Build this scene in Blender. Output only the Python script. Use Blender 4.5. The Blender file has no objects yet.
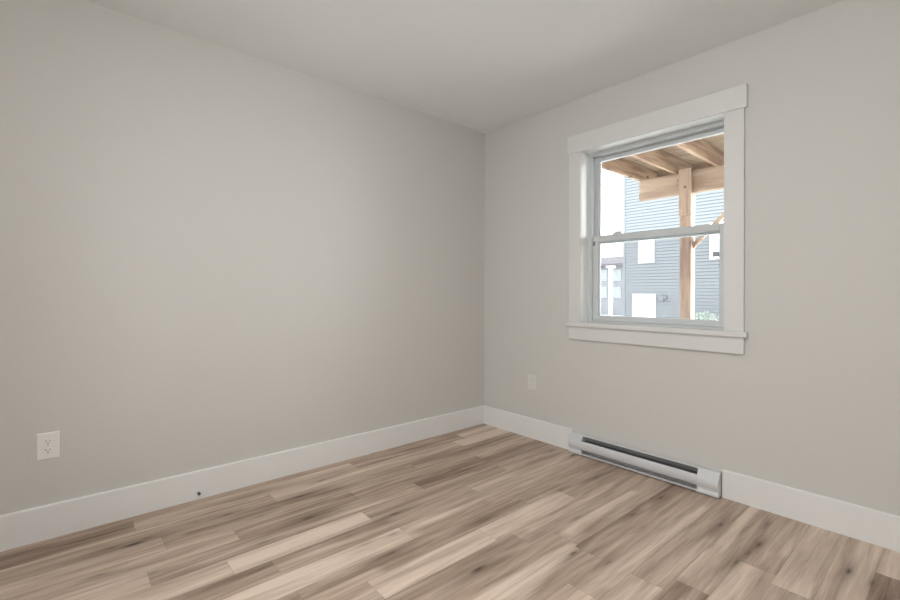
import bpy, bmesh, math, random
import numpy as np
from mathutils import Vector, Matrix

S = bpy.context.scene
COL = S.collection

# ------------------------------------------------------------------ camera
CX, CY, CZ = 2.67933, -2.70915, 1.09302
YAW, PIT, ROLL = -0.855642, 0.001977, 0.003380
fw = Vector((math.sin(YAW) * math.cos(PIT), math.cos(YAW) * math.cos(PIT), math.sin(PIT)))
rt0 = Vector((math.cos(YAW), -math.sin(YAW), 0))
up0 = rt0.cross(fw)
rt = math.cos(ROLL) * rt0 + math.sin(ROLL) * up0
up = -math.sin(ROLL) * rt0 + math.cos(ROLL) * up0
cam_d = bpy.data.cameras.new('camera')
cam = bpy.data.objects.new('camera', cam_d)
COL.objects.link(cam)
m = Matrix.Identity(4)
for i in range(3):
    m[i][0], m[i][1], m[i][2] = rt[i], up[i], -fw[i]
m[0][3], m[1][3], m[2][3] = CX, CY, CZ
cam.matrix_world = m
cam_d.sensor_width = 36
cam_d.lens = 450.32 / 900 * 36
cam_d.shift_y = -7.827 / 900
cam_d.clip_start = 0.02
cam_d.clip_end = 500
S.camera = cam

# ------------------------------------------------------------------ sky, exposure
SKY = 4.2
W = bpy.data.worlds.new('overcast_sky')
S.world = W
W.use_nodes = True
bg = W.node_tree.nodes['Background']
bg.inputs[0].default_value = (0.97, 0.985, 1.0, 1)
# thin cloud with the hidden sun behind it, low on the right of the deck
GLOW_DIR, GLOW, GLOW_POW = Vector((.93, .355, .08)).normalized(), 26.0, 30.0
wt = W.node_tree
w_tc = wt.nodes.new('ShaderNodeTexCoord')
w_dot = wt.nodes.new('ShaderNodeVectorMath')
w_dot.operation = 'DOT_PRODUCT'
w_dot.inputs[1].default_value = GLOW_DIR
wt.links.new(w_tc.outputs['Generated'], w_dot.inputs[0])


def w_math(op, a, b):
    n = wt.nodes.new('ShaderNodeMath')
    n.operation = op
    for i, v_ in enumerate((a, b)):
        if isinstance(v_, (int, float)):
            n.inputs[i].default_value = v_
        else:
            wt.links.new(v_, n.inputs[i])
    return n.outputs[0]


glow = w_math('MULTIPLY', w_math('POWER', w_math('MAXIMUM', w_dot.outputs['Value'], 0.0), GLOW_POW), GLOW)
wt.links.new(w_math('MULTIPLY', w_math('ADD', glow, 1.0), SKY), bg.inputs[1])
S.view_settings.view_transform = 'Standard'
S.view_settings.look = 'None'
S.view_settings.exposure = 0.0
S.view_settings.gamma = 1.0
S.view_settings.use_curve_mapping = False
FILL_LAMP = 72.0            # radiance of the frosted dome of the added, unseen fill lamp


def portal(name, loc, rot, sx, sy):
    """tells the renderer where daylight enters the room (gives no light itself)"""
    l = bpy.data.lights.new(name, 'AREA')
    l.shape = 'RECTANGLE'
    l.size, l.size_y = sx, sy
    l.cycles.is_portal = True
    o = bpy.data.objects.new(name, l)
    o.location = loc
    o.rotation_euler = rot
    COL.objects.link(o)


portal('daylight_portal', (1.377, 0.17, 1.48), (math.radians(-90), 0, 0), 0.9, 1.2)
portal('daylight_portal', (1.5, -3.72, 1.225), (math.radians(90), 0, 0), 1.4, 1.8)


# ------------------------------------------------------------------ materials
def lin(c):
    return tuple(((v / 255) / 12.92 if v / 255 <= .04045 else ((v / 255 + .055) / 1.055) ** 2.4) for v in c) + (1,)


def mat(name, col, rough=.6, metal=0.0, noise=0.0, scale=40, bump=0.0, spec=.5):
    """principled with a faint procedural mottling and bump"""
    M = bpy.data.materials.new(name)
    M.use_nodes = True
    nt = M.node_tree
    b = nt.nodes['Principled BSDF']
    b.inputs['Base Color'].default_value = (*col[:3], 1)
    b.inputs['Roughness'].default_value = rough
    b.inputs['Metallic'].default_value = metal
    b.inputs['Specular IOR Level'].default_value = spec
    if noise or bump:
        tc = nt.nodes.new('ShaderNodeTexCoord')
        n = nt.nodes.new('ShaderNodeTexNoise')
        n.inputs['Scale'].default_value = scale
        n.inputs['Detail'].default_value = 4
        nt.links.new(tc.outputs['Object'], n.inputs['Vector'])
        if noise:
            mx = nt.nodes.new('ShaderNodeMix')
            mx.data_type = 'RGBA'
            mx.inputs['A'].default_value = (*[c * (1 - noise) for c in col[:3]], 1)
            mx.inputs['B'].default_value = (*[min(1, c * (1 + noise)) for c in col[:3]], 1)
            nt.links.new(n.outputs['Fac'], mx.inputs['Factor'])
            nt.links.new(mx.outputs['Result'], b.inputs['Base Color'])
        if bump:
            bp = nt.nodes.new('ShaderNodeBump')
            bp.inputs['Strength'].default_value = bump
            bp.inputs['Distance'].default_value = .002
            nt.links.new(n.outputs['Fac'], bp.inputs['Height'])
            nt.links.new(bp.outputs['Normal'], b.inputs['Normal'])
    return M


M_WALL = mat('wall_paint', (.655, .638, .612), .75, noise=.012, scale=60, bump=.04, spec=.3)
M_CEIL = mat('ceiling_paint', (.88, .885, .885), .9, noise=.01, scale=80, bump=.05, spec=.2)
M_TRIM = mat('trim_paint', (.735, .732, .72), .42, noise=.008, scale=20, spec=.3)
M_BASE = mat('baseboard_paint', (.83, .824, .812), .42, noise=.008, scale=20, spec=.3)
M_JAMB = mat('jamb_paint', (.86, .865, .86), .24, noise=.005, spec=.75)
M_WINFAR = mat('far_window_frame', (.42, .43, .44), .6, noise=.02)
M_VINYL = mat('window_vinyl', (.64, .665, .675), .35, noise=.005)
M_PLASTIC = mat('outlet_plastic', (.88, .875, .87), .35, noise=.005)
M_PLASTIC2 = mat('switch_plastic', (.745, .725, .705), .35, noise=.005)
M_DARK = mat('dark_slot', (.03, .03, .032), .6, noise=.05)
M_HEATER = mat('heater_enamel', (.70, .71, .735), .32, noise=.01, metal=.15)
M_FIN = mat('heater_fins', (.22, .222, .228), .5, metal=.2, noise=.1)
M_UNDER = mat('underlay', (.11, .085, .07), .9, noise=.05)
M_SLOT2 = mat('pale_slot', (.42, .40, .38), .6, noise=.03)
M_PLATE = mat('heater_back_plate', (.25, .25, .255), .5, noise=.05)
M_SCREW = mat('screw_metal', (.6, .6, .6), .35, metal=.9, noise=.02)
M_RUBBER = mat('door_stop_rubber', (.10, .10, .10), .7, noise=.05)
M_GROUND = mat('pale_ground', (.68, .68, .67), .95, noise=.12, scale=1.2)
M_SIDING = mat('blue_grey_siding', (.235, .256, .278), .6, noise=.03, scale=3)
M_SIDING_FAR = mat('grey_siding', (.26, .272, .30), .7, noise=.04, scale=2)
M_ROOF = mat('roof_shingle', (.16, .15, .17), .9, noise=.15, scale=8)
M_WHITE = mat('exterior_white', (.80, .80, .80), .5, noise=.01)
M_BLIND = mat('window_blind', (.80, .81, .82), .6, noise=.02)
M_PANE_FAR = mat('far_window_glass', (.37, .41, .43), .25, noise=.08, scale=2)
M_PANE_DARK = mat('dark_window_glass', (.07, .07, .08), .2, noise=.1)
M_FIXTURE = mat('fixture_grey', (.24, .24, .25), .5, noise=.03)
M_LEAF = mat('shrub_leaves', (.31, .36, .31), .7, noise=.2, scale=9)
M_BARK = mat('shrub_bark', (.2, .15, .11), .9, noise=.2)


def wood_mat(name, axis, a, b_, dark):
    M = bpy.data.materials.new(name)
    M.use_nodes = True
    nt = M.node_tree
    L = nt.links
    b = nt.nodes['Principled BSDF']
    b.inputs['Roughness'].default_value = .75
    tc = nt.nodes.new('ShaderNodeTexCoord')
    mp = nt.nodes.new('ShaderNodeMapping')
    sc = [14, 14, 14]
    sc[axis] = 1.3
    mp.inputs['Scale'].default_value = sc
    L.new(tc.outputs['Object'], mp.inputs['Vector'])
    n = nt.nodes.new('ShaderNodeTexNoise')
    n.inputs['Scale'].default_value = 1.5
    n.inputs['Detail'].default_value = 5
    L.new(mp.outputs['Vector'], n.inputs['Vector'])
    cr = nt.nodes.new('ShaderNodeValToRGB')
    cr.color_ramp.elements[0].position = .40
    cr.color_ramp.elements[0].color = (*b_, 1)
    cr.color_ramp.elements[1].position = .58
    cr.color_ramp.elements[1].color = (*a, 1)
    L.new(n.outputs['Fac'], cr.inputs['Fac'])
    # knots
    mp2 = nt.nodes.new('ShaderNodeMapping')
    s2 = [5, 5, 5]
    s2[axis] = 2.6
    mp2.inputs['Scale'].default_value = s2
    L.new(tc.outputs['Object'], mp2.inputs['Vector'])
    v = nt.nodes.new('ShaderNodeTexVoronoi')
    v.inputs['Scale'].default_value = 1.0
    L.new(mp2.outputs['Vector'], v.inputs['Vector'])
    c2 = nt.nodes.new('ShaderNodeValToRGB')
    c2.color_ramp.elements[0].position = .06
    c2.color_ramp.elements[0].color = (1, 1, 1, 1)
    c2.color_ramp.elements[1].position = .14
    c2.color_ramp.elements[1].color = (0, 0, 0, 1)
    L.new(v.outputs['Distance'], c2.inputs['Fac'])
    mx = nt.nodes.new('ShaderNodeMix')
    mx.data_type = 'RGBA'
    L.new(c2.outputs['Color'], mx.inputs['Factor'])
    L.new(cr.outputs['Color'], mx.inputs['A'])
    mx.inputs['B'].default_value = (*dark, 1)
    L.new(mx.outputs['Result'], b.inputs['Base Color'])
    return M


LUM_D = (.075, .042, .03)
M_WOOD = [wood_mat('lumber_beam', 0, (.345, .262, .192), (.25, .172, .124), LUM_D),
          wood_mat('lumber_joist', 1, (.34, .238, .155), (.20, .122, .082), LUM_D),
          wood_mat('lumber_post', 2, (.31, .225, .165), (.205, .132, .096), LUM_D)]
M_DECKB = wood_mat('deck_boards', 0, (.285, .215, .14), (.20, .14, .095), LUM_D)


def glass_mat(name, tint):
    M = bpy.data.materials.new(name)
    M.use_nodes = True
    nt = M.node_tree
    nt.nodes.remove(nt.nodes['Principled BSDF'])
    out = nt.nodes['Material Output']
    t = nt.nodes.new('ShaderNodeBsdfTransparent')
    t.inputs[0].default_value = (*tint, 1)
    g = nt.nodes.new('ShaderNodeBsdfGlossy')
    g.inputs['Roughness'].default_value = .01
    f = nt.nodes.new('ShaderNodeFresnel')
    f.inputs['IOR'].default_value = 1.35
    mx = nt.nodes.new('ShaderNodeMixShader')
    nt.links.new(f.outputs[0], mx.inputs[0])
    nt.links.new(t.outputs[0], mx.inputs[1])
    nt.links.new(g.outputs[0], mx.inputs[2])
    nt.links.new(mx.outputs[0], out.inputs['Surface'])
    return M


def screen_mat(name, cover, col):
    """woven insect screen: far finer than a pixel, so a fixed share of it is thread"""
    M = bpy.data.materials.new(name)
    M.use_nodes = True
    nt = M.node_tree
    nt.nodes.remove(nt.nodes['Principled BSDF'])
    out = nt.nodes['Material Output']
    t = nt.nodes.new('ShaderNodeBsdfTransparent')
    d = nt.nodes.new('ShaderNodeBsdfDiffuse')
    d.inputs[0].default_value = (*col, 1)
    mx = nt.nodes.new('ShaderNodeMixShader')
    mx.inputs[0].default_value = cover
    nt.links.new(t.outputs[0], mx.inputs[1])
    nt.links.new(d.outputs[0], mx.inputs[2])
    nt.links.new(mx.outputs[0], out.inputs['Surface'])
    return M


M_GLASS = glass_mat('window_glass', (.97, .985, .98))
M_SCREEN = screen_mat('insect_screen', .16, (.12, .12, .13))


def emit_mat(name, col, s):
    M = bpy.data.materials.new(name)
    M.use_nodes = True
    nt = M.node_tree
    b = nt.nodes['Principled BSDF']
    b.inputs['Base Color'].default_value = (.8, .8, .8, 1)
    b.inputs['Emission Color'].default_value = (*col, 1)
    b.inputs['Emission Strength'].default_value = s
    return M


# ------------------------------------------------------------------ mesh helpers
def box(bm, x0, x1, y0, y1, z0, z1, rot=None, piv=None):
    vs = [bm.verts.new((x, y, z)) for x in (x0, x1) for y in (y0, y1) for z in (z0, z1)]
    for q in ((0, 1, 3, 2), (4, 6, 7, 5), (0, 4, 5, 1), (2, 3, 7, 6), (0, 2, 6, 4), (1, 5, 7, 3)):
        bm.faces.new([vs[i] for i in q])
    if rot is not None:
        bmesh.ops.rotate(bm, verts=vs, cent=piv, matrix=rot)
    return vs


def prism(bm, prof, a0, a1, axis):
    """closed 2-D profile swept straight along an axis; prof gives the two other coordinates in order"""
    def P(u, v, a):
        return {0: (a, u, v), 1: (u, a, v), 2: (u, v, a)}[axis]
    r0 = [bm.verts.new(P(u, v, a0)) for u, v in prof]
    r1 = [bm.verts.new(P(u, v, a1)) for u, v in prof]
    n = len(prof)
    for i in range(n):
        bm.faces.new((r0[i], r0[(i + 1) % n], r1[(i + 1) % n], r1[i]))
    bm.faces.new(r0)
    bm.faces.new(r1[::-1])


def lathe(bm, prof, seg, origin, axis, closed_ends=True):
    """profile of (radius, height) turned around an axis through origin"""
    ax = Vector(axis).normalized()
    s = ax.orthogonal().normalized()
    t = ax.cross(s)
    O = Vector(origin)
    rings = []
    for r, h in prof:
        rings.append([bm.verts.new(O + ax * h + (s * math.cos(2 * math.pi * k / seg) + t * math.sin(2 * math.pi * k / seg)) * max(r, 1e-5))
                      for k in range(seg)])
    for a, b in zip(rings, rings[1:]):
        for k in range(seg):
            bm.faces.new((a[k], a[(k + 1) % seg], b[(k + 1) % seg], b[k]))
    if closed_ends:
        bm.faces.new(rings[0][::-1])
        bm.faces.new(rings[-1])


def obj(name, bm, material, parent=None, bevel=0.0, smooth=False, loc=None):
    bmesh.ops.recalc_face_normals(bm, faces=bm.faces[:])
    me = bpy.data.meshes.new(name)
    bm.to_mesh(me)
    bm.free()
    for mm in (material if isinstance(material, (list, tuple)) else [material]):
        me.materials.append(mm)
    if smooth:
        for p in me.polygons:
            p.use_smooth = True
    o = bpy.data.objects.new(name, me)
    COL.objects.link(o)
    if parent is not None:
        o.parent = parent
    if bevel:
        md = o.modifiers.new('bevel', 'BEVEL')
        md.width = bevel
        md.segments = 2
        md.limit_method = 'ANGLE'
    if loc is not None:
        o.location = loc
    return o


def B(*boxes):
    bm = bmesh.new()
    for b in boxes:
        box(bm, *b)
    return bm


def struct(o, label=None):
    o['kind'] = 'structure'
    if label:
        o['label'] = label
    return o


def tag(o, label, cat, group=None):
    o['label'] = label
    o['category'] = cat
    if group:
        o['group'] = group
    return o


def thing(name, label, cat, loc=(0, 0, 0), rotz=0, group=None):
    o = bpy.data.objects.new(name, None)
    o.empty_display_size = .05
    o.location = loc
    o.rotation_euler = (0, 0, rotz)
    COL.objects.link(o)
    return tag(o, label, cat, group)


# ------------------------------------------------------------------ room shell
H = 2.44
RX, RY = 3.30, -3.55           # right and back wall
WT = .20                       # outer wall thickness
OX0, OX1, OZ0, OZ1 = .935, 1.818, .895, 2.066   # the opening seen in the photograph

struct(obj('ceiling', B((-.2, RX + .2, RY - .2, WT, H, H + .2)), M_CEIL), 'flat off-white ceiling')
struct(obj('wall_left', B((-.2, 0, RY - .2, WT, -.25, H)), M_WALL), 'plain pale greige wall without a window')
struct(obj('wall_right', B((RX, RX + .2, RY - .2, WT, -.25, H)), M_WALL), 'plain greige wall behind the camera')
RO = .012                      # rough opening margin behind the jambs
struct(obj('wall_window', B((0, OX0 - RO, 0, WT, -.25, H), (OX1 + RO, RX, 0, WT, -.25, H),
                            (OX0 - RO, OX1 + RO, 0, WT, -.25, OZ0 - .03), (OX0 - RO, OX1 + RO, 0, WT, OZ1 + RO, H)), M_WALL),
       'pale greige wall holding the white window')
# unseen back wall; its wide glazed opening is added to bring in fill daylight
BX0, BX1, BZ0, BZ1 = .75, 2.25, .30, 2.15
struct(obj('wall_back', B((0, BX0, RY - .2, RY, -.25, H), (BX1, RX, RY - .2, RY, -.25, H),
                          (BX0, BX1, RY - .2, RY, -.25, BZ0), (BX0, BX1, RY - .2, RY, BZ1, H)), M_WALL),
       'greige wall behind the camera with an added window for fill daylight')
fr = B((BX0, BX0 + .05, RY - .16, RY - .08, BZ0, BZ1), (BX1 - .05, BX1, RY - .16, RY - .08, BZ0, BZ1),
       (BX0 + .05, BX1 - .05, RY - .16, RY - .08, BZ0, BZ0 + .05), (BX0 + .05, BX1 - .05, RY - .16, RY - .08, BZ1 - .05, BZ1),
       (1.475, 1.525, RY - .16, RY - .08, BZ0 + .05, BZ1 - .05))
w2 = struct(obj('added_fill_window', fr, M_VINYL, bevel=.004), 'wide unseen window added behind the camera for fill daylight')
obj('glass_pane', B((BX0 + .05, 1.475, RY - .125, RY - .121, BZ0 + .05, BZ1 - .05), (1.525, BX1 - .05, RY - .125, RY - .121, BZ0 + .05, BZ1 - .05)), M_GLASS, w2)

# baseboards: square-edged boards with a slightly eased top
BH, BT = .149, .015
HX0, HX1 = .875, 1.808         # baseboard heater, the boards stop either side of it


def base_prof(sign):           # (depth, height)
    return [(0, 0), (sign * BT, 0), (sign * BT, BH - .004), (sign * (BT - .004), BH), (0, BH)]


bm = bmesh.new()
prism(bm, base_prof(1), RY, 0, 1)
struct(obj('baseboard_left', bm, M_BASE), 'tall white baseboard along the plain wall')
for nm, a, b in (('baseboard_window', BT, HX0 - .002), ('baseboard_window.001', HX1 + .004, RX)):
    bm = bmesh.new()
    prism(bm, base_prof(-1), a, b, 0)
    struct(obj(nm, bm, M_BASE), 'white baseboard in the corner beside the heater' if a < .5 else 'white baseboard running right from the heater')
bm = bmesh.new()
prism(bm, [(RX - u, v) for u, v in base_prof(1)], RY, -BT, 1)
struct(obj('baseboard_right', bm, M_BASE), 'white baseboard behind the camera')

# ------------------------------------------------------------------ floor
PW = .125                      # plank width; joints run towards the window wall
X_EDGE = 2.44 - 20 * PW        # -0.06
rng = np.random.RandomState(11)
# end joints of the boards that can be told in the photograph, row -> y
KNOWN = {1: [-2.44], 2: [-1.844], 3: [-2.36], 4: [-2.10, -1.50], 5: [-2.445], 6: [-2.19, -1.566], 7: [-.965], 8: [-1.51], 9: [-2.05, -.86],
         10: [-1.825, -1.24, -.62], 11: [-1.15], 12: [-1.0], 13: [-1.02], 14: [-1.253], 16: [-.925], 17: [-.60], 18: [-.675], 20: [-.28]}
# tone of those boards: (row, y inside the board) -> tone
TONES = [(1, -2.6, .42), (1, -2.2, .55), (2, -2.2, .45), (2, -1.6, .60), (3, -2.6, .62), (3, -2.0, .42), (4, -2.5, .66), (4, -1.8, .42), (4, -1.0, .5),
         (5, -2.6, .62), (5, -2.0, .40), (6, -2.5, .60), (6, -1.9, .78), (6, -1.2, .42), (7, -1.5, .50), (7, -.6, .56), (8, -1.8, .78), (8, -1.2, .62),
         (9, -1.5, .38), (9, -.5, .5), (10, -2.0, .45), (10, -1.5, .80), (10, -.9, .70), (10, -.3, .45), (11, -1.5, .34), (11, -.6, .52),
         (12, -1.4, .50), (12, -.5, .50), (13, -1.3, .52), (13, -.5, .48), (14, -1.5, .66), (14, -.7, .55), (15, -.5, .52), (16, -.5, .50), (16, -1.1, .36),
         (17, -.3, .46), (17, -.9, .66), (18, -.3, .74), (18, -.9, .38), (19, -.4, .66), (20, -.1, .68), (20, -.5, .38), (21, -.2, .38), (0, -1.5, .5), (0, -.5, .52), (0, -.1, .52), (0, -2.3, .5)]
# light sapwood streaks inside boards: row, y0, y1, u0, u1, change
STREAKS = [(2, -3.4, -1.86, 0, .16, .30), (12, -.99, -.3, .05, .42, .28), (12, -3, -1.01, .68, 1, .34), (13, -3, -1.03, 0, .15, .3), (16, -.92, 0, .03, .38, .34),
           (17, -.45, 0, .72, 1, .24), (9, -3, -1.75, .5, .95, .32), (7, -2.4, -1.5, .05, .45, -.2), (15, -1.6, -.5, .75, 1, .22), (14, -1.2, -.2, .7, 1, .25),
           (8, -1.5, -1.0, .5, 1, -.18), (5, -2.3, -1.2, .55, .9, .2), (3, -2.3, -1.5, .3, .55, -.16), (11, -1.1, -.3, .1, .4, .2)]
rows = {}
for r in range(0, 28):
    ys = list(KNOWN.get(r, []))
    if not ys:
        ys = [-rng.uniform(.15, 1.0)]
    while ys[-1] < -.55:
        ys.append(ys[-1] + rng.uniform(.9, 1.4))
    while ys[0] > RY:
        ys.insert(0, ys[0] - rng.uniform(.8, 1.4))
    ys = [q for q in ys if q < -.35 or q in KNOWN.get(r, [])] + [.05]
    rows[r] = ys
fverts, ffaces = [], []
f_tone, f_knot, f_u, f_seed = [], [], [], []
KN = [(1.91, -.34, 1), (2.08, -.40, 1), (2.07, -.51, .9), (2.06, -.62, .8), (2.05, -.16, .7), (2.37, -.35, 1.2), (2.44, -.38, .8), (1.41, -1.45, 1.4), (1.23, -.30, 1),
      (1.19, -.60, .8), (1.60, -.27, 1), (1.59, -.56, .9), (1.59, -1.07, 1), (1.43, -.80, .7), (1.72, -1.02, .7), (.33, -1.73, 1.1), (.58, -1.79, 1.2), (.29, -2.08, 1.1),
      (.41, -1.96, .7), (.66, -2.03, .8), (.82, -1.45, 1), (1.09, -1.65, 1), (.21, -1.55, .8), (.97, -1.56, .8), (.96, -1.70, .7), (.31, -2.46, 1.3), (.28, -2.54, .9),
      (.29, -2.41, .8), (.27, -2.21, .7), (.48, -2.59, .7), (.60, -2.43, .6), (.78, -.12, 1), (.93, -.09, 1.1), (.45, -.35, .6), (.55, -.6, .6), (.7, -.75, .7)]
KNOTS = []
for kx, ky, ks in KN:
    f = rng.uniform(.8, 1.25)
    KNOTS.append((kx, ky, .0105 * f * ks, .036 * f * ks, min(1, .95 * ks)))
NXS, STEP = 17, .02
for r, ys in rows.items():
    x0 = X_EDGE + r * PW
    x1 = x0 + PW
    for ya, yb in zip(ys, ys[1:]):
        a, b = max(ya, RY), min(yb, 0.0)
        if b - a < .01:
            continue
        tone = rng.normal(.52, .11)
        for tr, ty, tv in TONES:
            if tr == r and ya <= ty < yb:
                tone = tv
        seed = rng.uniform(0, 100)
        sp, sw, sd = rng.uniform(0, 1), rng.uniform(.12, .35), rng.choice([-.16, .18, .14])
        ph = rng.uniform(0, 6.28)
        ny = max(2, int((b - a) / STEP) + 1)
        X, Y = np.meshgrid(np.linspace(x0 + .0003, x1 - .0003, NXS), np.linspace(a + .0003, b - .0003, ny))
        U = (X - x0) / PW
        c = sp + .10 * np.sin(Y * 3.1 + ph) + .05 * np.sin(Y * 7.7 + 2 * ph)
        if any(t_[0] == r and t_[1] < b and t_[2] > a for t_ in STREAKS):
            sd *= .3
        tone = .52 + (tone - .52) * 1.25
        T = tone + sd * np.clip((sw - np.abs(U - c)) / .10, 0, 1)
        for sr, s0, s1, u0, u1, sv in STREAKS:
            if sr == r and s0 < b and s1 > a:
                wob = .05 * np.sin(Y * 4.3 + sr) + .03 * np.sin(Y * 11 + 2 * sr)
                e = np.clip((np.minimum(U - (u0 + wob * (u0 > .01)), (u1 + wob * (u1 < .99)) - U)) / .04 + .5, 0, 1)
                T = T + sv * e * np.clip((Y - s0) / .05, 0, 1) * np.clip((s1 - Y) / .05 + .5, 0, 1)
        K = np.zeros_like(X)
        for kx, ky, kw, kl, ks in KNOTS:
            if x0 - .02 < kx < x1 + .02:
                d2 = ((X - kx) / kw) ** 2 + ((Y - ky) / kl) ** 2
                K = np.maximum(K, ks * np.exp(-d2 * 1.2))
                K = np.maximum(K, .45 * ks * np.exp(-(((X - kx) / (kw * 1.9)) ** 2 + ((Y - ky) / (kl * 3)) ** 2)))
        base = len(fverts)
        fverts.extend(np.stack([np.clip(X, 0, RX), Y, np.zeros_like(X)], -1).reshape(-1, 3).tolist())
        f_tone.extend(T.ravel().tolist())
        f_knot.extend(K.ravel().tolist())
        f_seed.extend([seed] * X.size)
        for j in range(ny - 1):
            for i in range(NXS - 1):
                q = base + j * NXS + i
                ffaces.append((q, q + 1, q + NXS + 1, q + NXS))
me = bpy.data.meshes.new('floor')
me.from_pydata(fverts, [], ffaces)
for nm, data in (('tone', f_tone), ('knot', f_knot), ('seed', f_seed)):
    at = me.attributes.new(nm, 'FLOAT', 'POINT')
    at.data.foreach_set('value', data)
M_FLOOR = bpy.data.materials.new('plank_floor')
M_FLOOR.use_nodes = True
nt = M_FLOOR.node_tree
L = nt.links
pb = nt.nodes['Principled BSDF']


def node(t, **kw):
    n = nt.nodes.new(t)
    for k, v in kw.items():
        setattr(n, k, v)
    return n


def attr(nm):
    n = node('ShaderNodeAttribute')
    n.attribute_name = nm
    return n.outputs['Fac']


def math_(op, a, b=None):
    n = node('ShaderNodeMath', operation=op)
    for i, v in enumerate((a, b)):
        if v is None:
            continue
        if isinstance(v, (int, float)):
            n.inputs[i].default_value = v
        else:
            L.new(v, n.inputs[i])
    return n.outputs[0]


geo = node('ShaderNodeNewGeometry')
sep = node('ShaderNodeSeparateXYZ')
L.new(geo.outputs['Position'], sep.inputs[0])
sd = attr('seed')


def stretched(sx, sy, detail, rough, dist=0.0):
    cmb = node('ShaderNodeCombineXYZ')
    L.new(math_('MULTIPLY', sep.outputs['X'], sx), cmb.inputs[0])
    L.new(math_('MULTIPLY', sep.outputs['Y'], sy), cmb.inputs[1])
    L.new(sd, cmb.inputs[2])
    n = node('ShaderNodeTexNoise')
    n.inputs['Scale'].default_value = 1
    n.inputs['Detail'].default_value = detail
    n.inputs['Roughness'].default_value = rough
    n.inputs['Distortion'].default_value = dist
    L.new(cmb.outputs[0], n.inputs['Vector'])
    return n.outputs['Fac']


g_fine = stretched(230, 7, 5, .6)
g_mid = stretched(34, 1.9, 4, .55, .6)
g_big = stretched(11, 1.6, 3, .5, .8)
tone = attr('tone')
v = math_('ADD', tone, math_('MULTIPLY', math_('SUBTRACT', g_mid, .5), 1.1))
v = math_('ADD', v, math_('MULTIPLY', math_('SUBTRACT', g_big, .5), .7))
v = math_('ADD', v, math_('MULTIPLY', math_('SUBTRACT', g_fine, .5), .5))
cr = node('ShaderNodeValToRGB')
el = cr.color_ramp.elements
el[0].position, el[0].color = 0.0, (.17, .112, .082, 1)
el[1].position, el[1].color = 1.0, (.76, .62, .515, 1)
e = el.new(.35)
e.color = (.385, .285, .218, 1)
e = el.new(.65)
e.color = (.56, .436, .350, 1)
L.new(v, cr.inputs['Fac'])
mx = node('ShaderNodeMix', data_type='RGBA')
L.new(math_('MULTIPLY', attr('knot'), math_('ADD', .25, math_('MULTIPLY', g_mid, 1.5))), mx.inputs['Factor'])
L.new(cr.outputs['Color'], mx.inputs['A'])
mx.inputs['B'].default_value = (.070, .044, .031, 1)
L.new(mx.outputs['Result'], pb.inputs['Base Color'])
pb.inputs['Roughness'].default_value = .48
pb.inputs['Specular IOR Level'].default_value = .35
bp = node('ShaderNodeBump')
bp.inputs['Strength'].default_value = .12
bp.inputs['Distance'].default_value = .001
L.new(g_fine, bp.inputs['Height'])
L.new(bp.outputs['Normal'], pb.inputs['Normal'])
me.materials.append(M_FLOOR)
fl = bpy.data.objects.new('floor', me)
COL.objects.link(fl)
struct(fl, 'greyish brown wood plank floor')
struct(obj('trim_1', B((0, RX, RY, 0, -.06, -.002)), M_UNDER), 'dark underlay seen only in the joints between planks')

# ------------------------------------------------------------------ window
w1 = struct(bpy.data.objects.new('window_1', None), 'white single-hung window with flat craftsman casing')
COL.objects.link(w1)
CT = .018
obj('casing', B((.845, OX0, -CT, 0, .895, OZ1)), M_TRIM, w1, bevel=.0015)
obj('casing', B((OX1, 1.912, -CT, 0, .895, OZ1)), M_TRIM, w1, bevel=.0015)
obj('head_casing', B((.836, 1.925, -.024, 0, OZ1, 2.186)), M_TRIM, w1, bevel=.002)
obj('window_stool', B((.836, 1.928, -.036, 0, .868, .895), (OX0, OX1, 0, .10, .868, .895)), M_TRIM, w1, bevel=.002)
obj('apron', B((.846, 1.912, -CT, 0, .778, .868)), M_TRIM, w1, bevel=.0015)
JD = .088
obj('jamb', B((OX0 - .012, OX0, 0, JD, .895, OZ1 + .012)), M_JAMB, w1)
obj('jamb', B((OX1, OX1 + .012, 0, JD, .895, OZ1 + .012)), M_JAMB, w1)
obj('jamb', B((OX0, OX1, 0, JD, OZ1, OZ1 + .012)), M_JAMB, w1)
# vinyl frame with an inner stop, set at the outer side of the jambs
F0, F1 = JD, WT + .02
fx0, fx1, fz0, fz1 = OX0 - .012, OX1 + .012, .868, OZ1 + .012
frame = obj('window_frame', B((fx0, OX0 + .018, F0, F1, fz0, fz1), (OX1 - .018, fx1, F0, F1, fz0, fz1),
                              (OX0 + .018, OX1 - .018, F0, F1, OZ1 - .022, fz1), (OX0 + .018, OX1 - .018, F0, F1, fz0, .905),
                              # stops in front of the lower and the upper sash
                              (OX0 + .018, OX0 + .026, F0 + .006, F0 + .014, .905, OZ1 - .022),
                              (OX1 - .026, OX1 - .018, F0 + .006, F0 + .014, .905, OZ1 - .022),
                              (OX0 + .018, OX0 + .030, F0 + .052, F0 + .058, .905, OZ1 - .022),
                              (OX1 - .030, OX1 - .018, F0 + .052, F0 + .058, .905, OZ1 - .022)), M_VINYL, w1, bevel=.0015)


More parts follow.
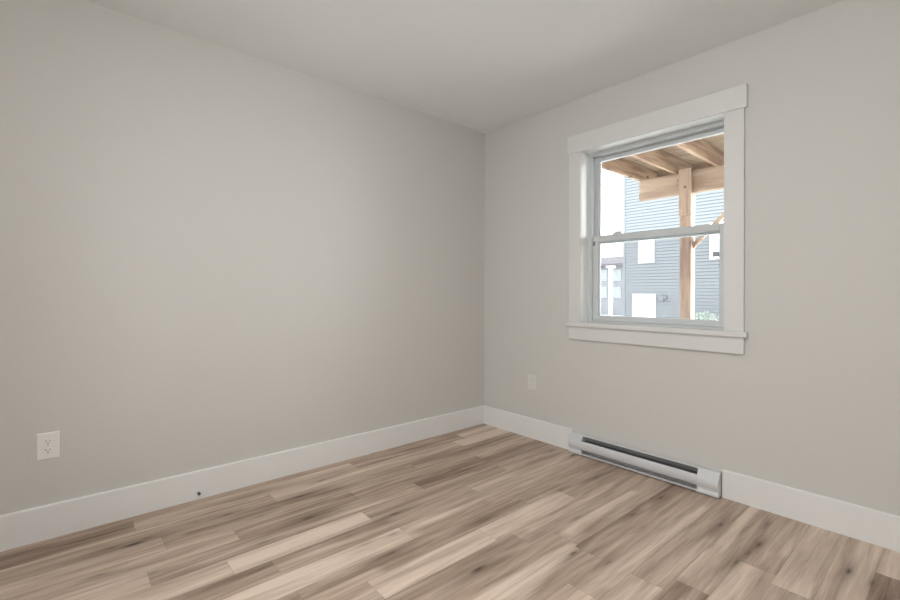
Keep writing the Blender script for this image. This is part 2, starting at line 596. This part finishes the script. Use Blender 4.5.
def sash(name, y0, y1, z0, z1, st, top, bot, x0, x1):
    s = obj(name, B((x0, x0 + st, y0, y1, z0, z1), (x1 - st, x1, y0, y1, z0, z1),
                    (x0 + st, x1 - st, y0, y1, z1 - top, z1), (x0 + st, x1 - st, y0, y1, z0, z0 + bot),
                    # glazing bead
                    (x0 + st, x0 + st + .006, y0 + .010, y1 - .004, z0 + bot, z1 - top), (x1 - st - .006, x1 - st, y0 + .010, y1 - .004, z0 + bot, z1 - top)),
            M_VINYL, w1, bevel=.002)
    ym = (y0 + y1) / 2 + .004
    obj('glass_pane', B((x0 + st, x1 - st, ym, ym + .004, z0 + bot, z1 - top)), M_GLASS, s)
    return s


SX0, SX1 = OX0 + .019, OX1 - .019
lower = sash('lower_sash', F0 + .016, F0 + .048, .906, 1.492, .040, .040, .036, SX0 + .006, SX1)
upper = sash('upper_sash', F0 + .060, F0 + .092, 1.440, OZ1 - .023, .023, .026, .050, SX0, SX1)
# cam lock on the meeting rail, tilt latches at both ends
obj('sash_lock', B((1.105, 1.165, F0 + .018, F0 + .044, 1.492, 1.502), (1.120, 1.160, F0 + .020, F0 + .036, 1.502, 1.512)), M_VINYL, lower, bevel=.002)
obj('tilt_latch', B((SX0 + .008, SX0 + .024, F0 + .0125, F0 + .016, 1.425, 1.455)), M_FIXTURE, lower, bevel=.001)
obj('insect_screen', B((OX0 + .02, OX1 - .02, F1 - .012, F1 - .010, .906, 1.47)), M_SCREEN, w1)

# ------------------------------------------------------------------ baseboard heater
HT, HD = .134, .064
ht = thing('baseboard_heater', 'long silvery white electric baseboard heater under the window', 'heater', ((HX0 + HX1) / 2, 0, 0))
hw = (HX1 - HX0) / 2
CAPL, CAPR = -hw + .100, hw - .108
bm = bmesh.new()
prism(bm, [(-.010, HT - .003), (-.034, HT - .003), (-.037, HT - .006), (-.038, HT - .002), (-.035, HT), (-.010, HT)],
      CAPL, CAPR, 0)                                                                                       # top hood
prism(bm, [(-.010, .008), (-HD + .006, .008), (-HD + .002, .018), (-HD + .006, .020), (-.010, .013)], CAPL, CAPR, 0)  # bottom flange
obj('housing', bm, M_HEATER, ht, bevel=.001)
obj('back_plate', B((CAPL - .002, CAPR + .002, -.006, -.001, .020, HT - .004)), M_PLATE, ht)
bm = bmesh.new()                               # bowed front panel between the two open slots
fp = [(-.050, .099), (-.056, .096), (-.061, .088), (-.063, .077), (-.063, .063), (-.060, .051), (-.055, .043), (-.053, .044),
      (-.057, .053), (-.060, .064), (-.060, .077), (-.058, .086), (-.053, .094), (-.048, .097)]
prism(bm, fp, CAPL, CAPR, 0)
obj('front_panel', bm, M_HEATER, ht, smooth=False)
capp = [(-.001, .006), (-HD + .004, .006), (-HD + .004, .020), (-.055, .028), (-.0565, .043), (-.061, .051), (-.064, .063), (-.064, .077), (-.062, .088),
        (-.056, .100), (-.050, .108), (-.042, HT - .010), (-.036, HT), (-.001, HT)]
for a, b in ((-hw, CAPL), (CAPR, hw)):
    bm = bmesh.new()
    prism(bm, capp, a, b, 0)
    obj('end_cap', bm, M_HEATER, ht, bevel=.0015)
bm = bmesh.new()
prism(bm, [(-.012, .075), (-.040, .075), (-.040, .081), (-.012, .081)], CAPL, CAPR, 0)
n = 120
for k in range(n):
    x = CAPL + .012 + (CAPR - CAPL - .024) * k / (n - 1)
    box(bm, x - .0006, x + .0006, -.040, -.012, .040, .100)
obj('heating_fins', bm, M_FIN, ht)

# ------------------------------------------------------------------ outlets
def duplex(name, label, group, loc, rot, m, shade=M_DARK):
    """cover plate facing local -Y, 70 x 115 mm, two receptacles with slots"""
    t = thing(name, label, 'outlet', loc, rot)
    pw, ph = .0385, .0585
    bm = bmesh.new()
    r0 = [(-pw, -ph), (pw, -ph), (pw, ph), (-pw, ph)]
    a = [bm.verts.new((x, 0, z)) for x, z in r0]
    b_ = [bm.verts.new((x, -.0035, z)) for x, z in r0]
    c = [bm.verts.new((x * .92, -.0058, z * .95)) for x, z in r0]
    for p, q in ((a, b_), (b_, c)):
        for i in range(4):
            bm.faces.new((p[i], p[(i + 1) % 4], q[(i + 1) % 4], q[i]))
    bm.faces.new(c)
    bm.faces.new(a[::-1])
    obj('cover_plate', bm, m, t)
    for s in (-1, 1):
        bm = bmesh.new()
        zc = s * .0195
        ring = []
        for k in range(24):
            ang = 2 * math.pi * k / 24
            ring.append((.0172 * math.cos(ang), max(-.0145, min(.0145, .0172 * math.sin(ang)))))
        prism(bm, [(x, zc + z) for x, z in ring], -.0056, -.0078, 1)
        rc = obj('receptacle', bm, m, t)
        bm = B((-.0080, -.0058, -.0082, -.0075, zc - .0010, zc + .0075), (.0055, .0077, -.0082, -.0075, zc - .0002, zc + .0070))
        lathe(bm, [(.0026, 0), (.0026, .0007)], 12, (0, -.0075, zc - .0075), (0, -1, 0))
        obj('slot', bm, shade, rc)
    bm = bmesh.new()
    lathe(bm, [(.0030, 0), (.0030, .0008), (.002, .0014)], 16, (0, -.0057, 0), (0, -1, 0))
    obj('screw', bm, M_SCREW, t)
    return t


duplex('wall_outlet', 'white duplex outlet on the plain wall, dark slots showing', None, (0, -2.743, .4095), math.radians(90), M_PLASTIC)
duplex('wall_outlet', 'pale outlet on the window wall near the room corner', None, (.512, 0, .417), 0, M_PLASTIC2, M_SLOT2)

# door stop on the left baseboard
ds = thing('door_stop', 'small dark door stop low on the left baseboard', 'door stop', (BT, -2.150, .036))
bm = bmesh.new()
lathe(bm, [(.008, 0), (.008, .002), (.005, .004)], 20, (0, 0, 0), (1, 0, 0))
obj('rosette', bm, M_SCREW, ds, smooth=False)
bm = bmesh.new()
lathe(bm, [(.0035, .004), (.0035, .016)], 14, (0, 0, 0), (1, 0, 0))
obj('stem', bm, M_SCREW, ds)
bm = bmesh.new()
lathe(bm, [(.005, .014), (.0075, .016), (.0075, .024), (.0055, .027)], 18, (0, 0, 0), (1, 0, 0))
obj('tip', bm, M_RUBBER, ds)

# ------------------------------------------------------------------ unseen fill lamp, added on the ceiling to brighten the room
cl = thing('added_fill_lamp', 'round frosted fill lamp, added unseen on the ceiling above the camera', 'added fill lamp', (2.1, -2.15, H))
bm = bmesh.new()
lathe(bm, [(.19, 0), (.19, -.02), (.175, -.024)], 40, (0, 0, 0), (0, 0, 1))
obj('canopy', bm, M_WHITE, cl)
bm = bmesh.new()
lathe(bm, [(.172, -.024), (.170, -.05), (.155, -.08), (.12, -.105), (.06, -.12), (.0, -.124)], 40, (0, 0, 0), (0, 0, 1), False)
obj('dome', bm, emit_mat('fill_lamp_dome', (1.0, .988, .96), FILL_LAMP), cl, smooth=True)

# ------------------------------------------------------------------ outside
GZ = -.9
struct(obj('ground', B((-90, 40, WT + .02, 120, GZ - .3, GZ)), M_GROUND), 'pale open ground outside the window')
struct(obj('ground.001', B((-40, 40, -60, RY - .2, GZ - .3, GZ)), M_GROUND), 'pale open ground behind the room')

# deck above the window: beam, joists, post, brace, boards
DJ = 2.445                     # underside of the joists
BY = 2.50                      # front of the beam
deck = thing('raised_deck', 'raw lumber deck overhead outside the window, on a post', 'deck', (0, 0, 0))
obj('beam', B((.088, 1.98, BY + .036, BY + .073, DJ - .238, DJ), (.088, 1.98, BY + .075, BY + .112, DJ - .238, DJ)), M_WOOD[0], deck, bevel=.003)
JS = .184
for k in range(5):
    x = .075 + .4215 * k
    obj('joist', B((x, x + .038, WT + .06, 2.98, DJ, DJ + JS)), M_WOOD[1], deck, bevel=.003)
obj('ledger', B((.075, 1.98, WT + .021, WT + .059, DJ - .02, DJ + JS)), M_WOOD[0], deck, bevel=.002)
obj('rim_joist', B((.075, 1.98, 2.981, 3.019, DJ, DJ + JS)), M_WOOD[0], deck, bevel=.002)
bm = bmesh.new()
y = WT + .022
while y < 3.05:
    box(bm, .035, 2.02, y, min(y + .138, 3.06), DJ + JS, DJ + JS + .032)
    y += .143
obj('deck_boards', bm, M_DECKB, deck, bevel=.002)
PX0, PX1 = .572, .690
obj('post', B((PX0, PX1, BY, BY + .118, GZ, DJ - .240), (PX0, PX1, BY, BY + .034, DJ - .24, DJ)), M_WOOD[2], deck, bevel=.004)
obj('post_cleat', B((.576, .704, BY - .036, BY - .001, 1.955, DJ + .02)), M_WOOD[2], deck, bevel=.003)
bm = bmesh.new()
lathe(bm, [(.011, 0), (.011, .006), (.004, .010)], 6, (.642, BY - .036, 2.262), (0, -1, 0))
obj('bolt', bm, M_DARK, deck)
bm = bmesh.new()
bx0, bz0, bx1, bz1 = PX1 - .005, 1.615, 1.30, 2.23
ang = math.atan2(bz1 - bz0, bx1 - bx0)
ln = math.hypot(bx1 - bx0, bz1 - bz0)
box(bm, bx0, bx0 + ln, BY + .05, BY + .088, bz0 - .022, bz0 + .022, Matrix.Rotation(-ang, 3, 'Y'), (bx0, BY, bz0))
obj('knee_brace', bm, M_WOOD[0], deck, bevel=.003)

# neighbouring house with lapped siding
NX0, NX1, NY = -6.21, -0.4, 14.0
nb = thing('neighbour_house', 'tall house clad in pale blue-grey lapped siding across the yard', 'house', (0, 0, 0))
bm = bmesh.new()
box(bm, NX0 + .02, NX1, NY + .04, NY + 9, GZ, 7.2)
z = GZ
while z < 7.2:
    prism(bm, [(NY + .04, z), (NY, z), (NY + .012, z + .100), (NY + .04, z + .100)], NX0 + .09, NX1, 0)
    z += .115
obj('siding', bm, M_SIDING, nb)
obj('corner_trim', B((NX0, NX0 + .09, NY - .012, NY + .05, GZ, 7.2)), M_SIDING, nb)
bm = bmesh.new()
prism(bm, [(NY - .4, 7.2), (NY + 9.4, 7.2), (NY + 4.5, 9.6)], NX0 - .4, NX1 + .4, 0)
obj('roof', bm, M_ROOF, nb)


def nwin(name, x0, x1, z0, z1, blind_to, m_pane=M_PANE_DARK, fr=.09):
    f = obj(name, B((x0, x0 + fr, NY - .04, NY + .03, z0, z1), (x1 - fr, x1, NY - .04, NY + .03, z0, z1),
                    (x0 + fr, x1 - fr, NY - .04, NY + .03, z0, z0 + fr), (x0 + fr, x1 - fr, NY - .04, NY + .03, z1 - fr, z1)), M_WHITE, nb)
    obj('pane', B((x0 + fr, x1 - fr, NY - .006, NY - .002, z0 + fr, z1 - fr)), m_pane, f)
    if blind_to is not None:
        obj('blind', B((x0 + fr, x1 - fr, NY - .014, NY - .008, blind_to, z1 - fr)), M_BLIND, f)
    return f


nwin('window', -5.582, -4.978, 2.25, 3.35, 2.25 + .09)
nwin('window', -3.09, -2.05, 2.26, 3.50, 2.52)
d = nwin('patio_door', -5.813, -4.915, GZ + .05, 1.085, GZ + .14)
tag(obj('wall_fixture', B((-4.80, -4.52, NY - .09, NY, .90, 1.02), (-4.72, -4.60, NY - .14, NY - .09, .84, .98)), M_FIXTURE, bevel=.01),
    'small grey fixture on blue-grey siding right of the white door', 'light fixture')

# far grey building at the left edge of the view
FY = 36.0
fb = thing('apartment_building', 'low grey building with white windows far off left of the siding', 'building', (0, 0, 0))
FX0, FX1 = -34.0, -17.2
obj('wall', B((FX0, FX1, FY, FY + 9, GZ, 3.75)), M_SIDING_FAR, fb)
bm = bmesh.new()
prism(bm, [(FY - .5, 3.62), (FY - .5, 3.85), (FY + 4.5, 4.9), (FY + 9.5, 3.85), (FY + 9.5, 3.62)], FX0 - .5, FX1 + .5, 0)
obj('roof', bm, M_ROOF, fb)
for z0_, z1_ in ((2.28, 3.32), (.68, 1.72)):
    for x0_, x1_ in ((-18.96, -18.08), (-20.35, -19.47), (-22.9, -22.0), (-24.3, -23.4), (-27.2, -26.3), (-28.6, -27.7)):
        f = obj('window', B((x0_, x1_, FY - .06, FY, z0_, z1_)), M_WINFAR, fb)
        xm = (x0_ + x1_) / 2
        obj('pane', B((x0_ + .08, xm - .03, FY - .075, FY - .06, z0_ + .08, z1_ - .08), (xm + .03, x1_ - .08, FY - .075, FY - .06, z0_ + .08, z1_ - .08)), M_PANE_FAR, f)

wp = thing('white_post', 'thin white post with a wider cap before the far grey building', 'post', (0, 0, 0))
obj('shaft', B((-15.93, -15.70, 30, 30.23, GZ, 3.12)), M_WHITE, wp, bevel=.01)
obj('cap', B((-16.07, -15.55, 29.85, 30.38, 3.12, 3.28)), M_WHITE, wp, bevel=.01)

# shrub by the neighbouring wall
sh = thing('shrub', 'pale green leafy shrub at the foot of the siding, right of the post', 'shrub', (-3.0, 13.1, GZ))
bm = bmesh.new()
rs = random.Random(4)
for k in range(5):
    a = rs.uniform(0, 6.28)
    lathe(bm, [(.03, 0), (.012, .9)], 6, (0, 0, 0), (.35 * math.cos(a), .25 * math.sin(a), 1))
obj('stems', bm, M_BARK, sh)
bm = bmesh.new()
for k in range(1500):
    th, ph, rr = rs.uniform(0, 6.28), math.acos(rs.uniform(-1, 1)), rs.uniform(.4, 1) ** .5
    c = Vector((rr * .75 * math.sin(ph) * math.cos(th), rr * .55 * math.sin(ph) * math.sin(th), .75 + rr * .68 * math.cos(ph)))
    s = rs.uniform(.03, .06)
    a = Vector((rs.uniform(-1, 1), rs.uniform(-1, 1), rs.uniform(-1, 1))).normalized()
    b2 = a.orthogonal().normalized()
    vs = [bm.verts.new(c + a * s), bm.verts.new(c + b2 * s * .5), bm.verts.new(c - a * s), bm.verts.new(c - b2 * s * .5)]
    bm.faces.new(vs)
obj('foliage', bm, M_LEAF, sh)
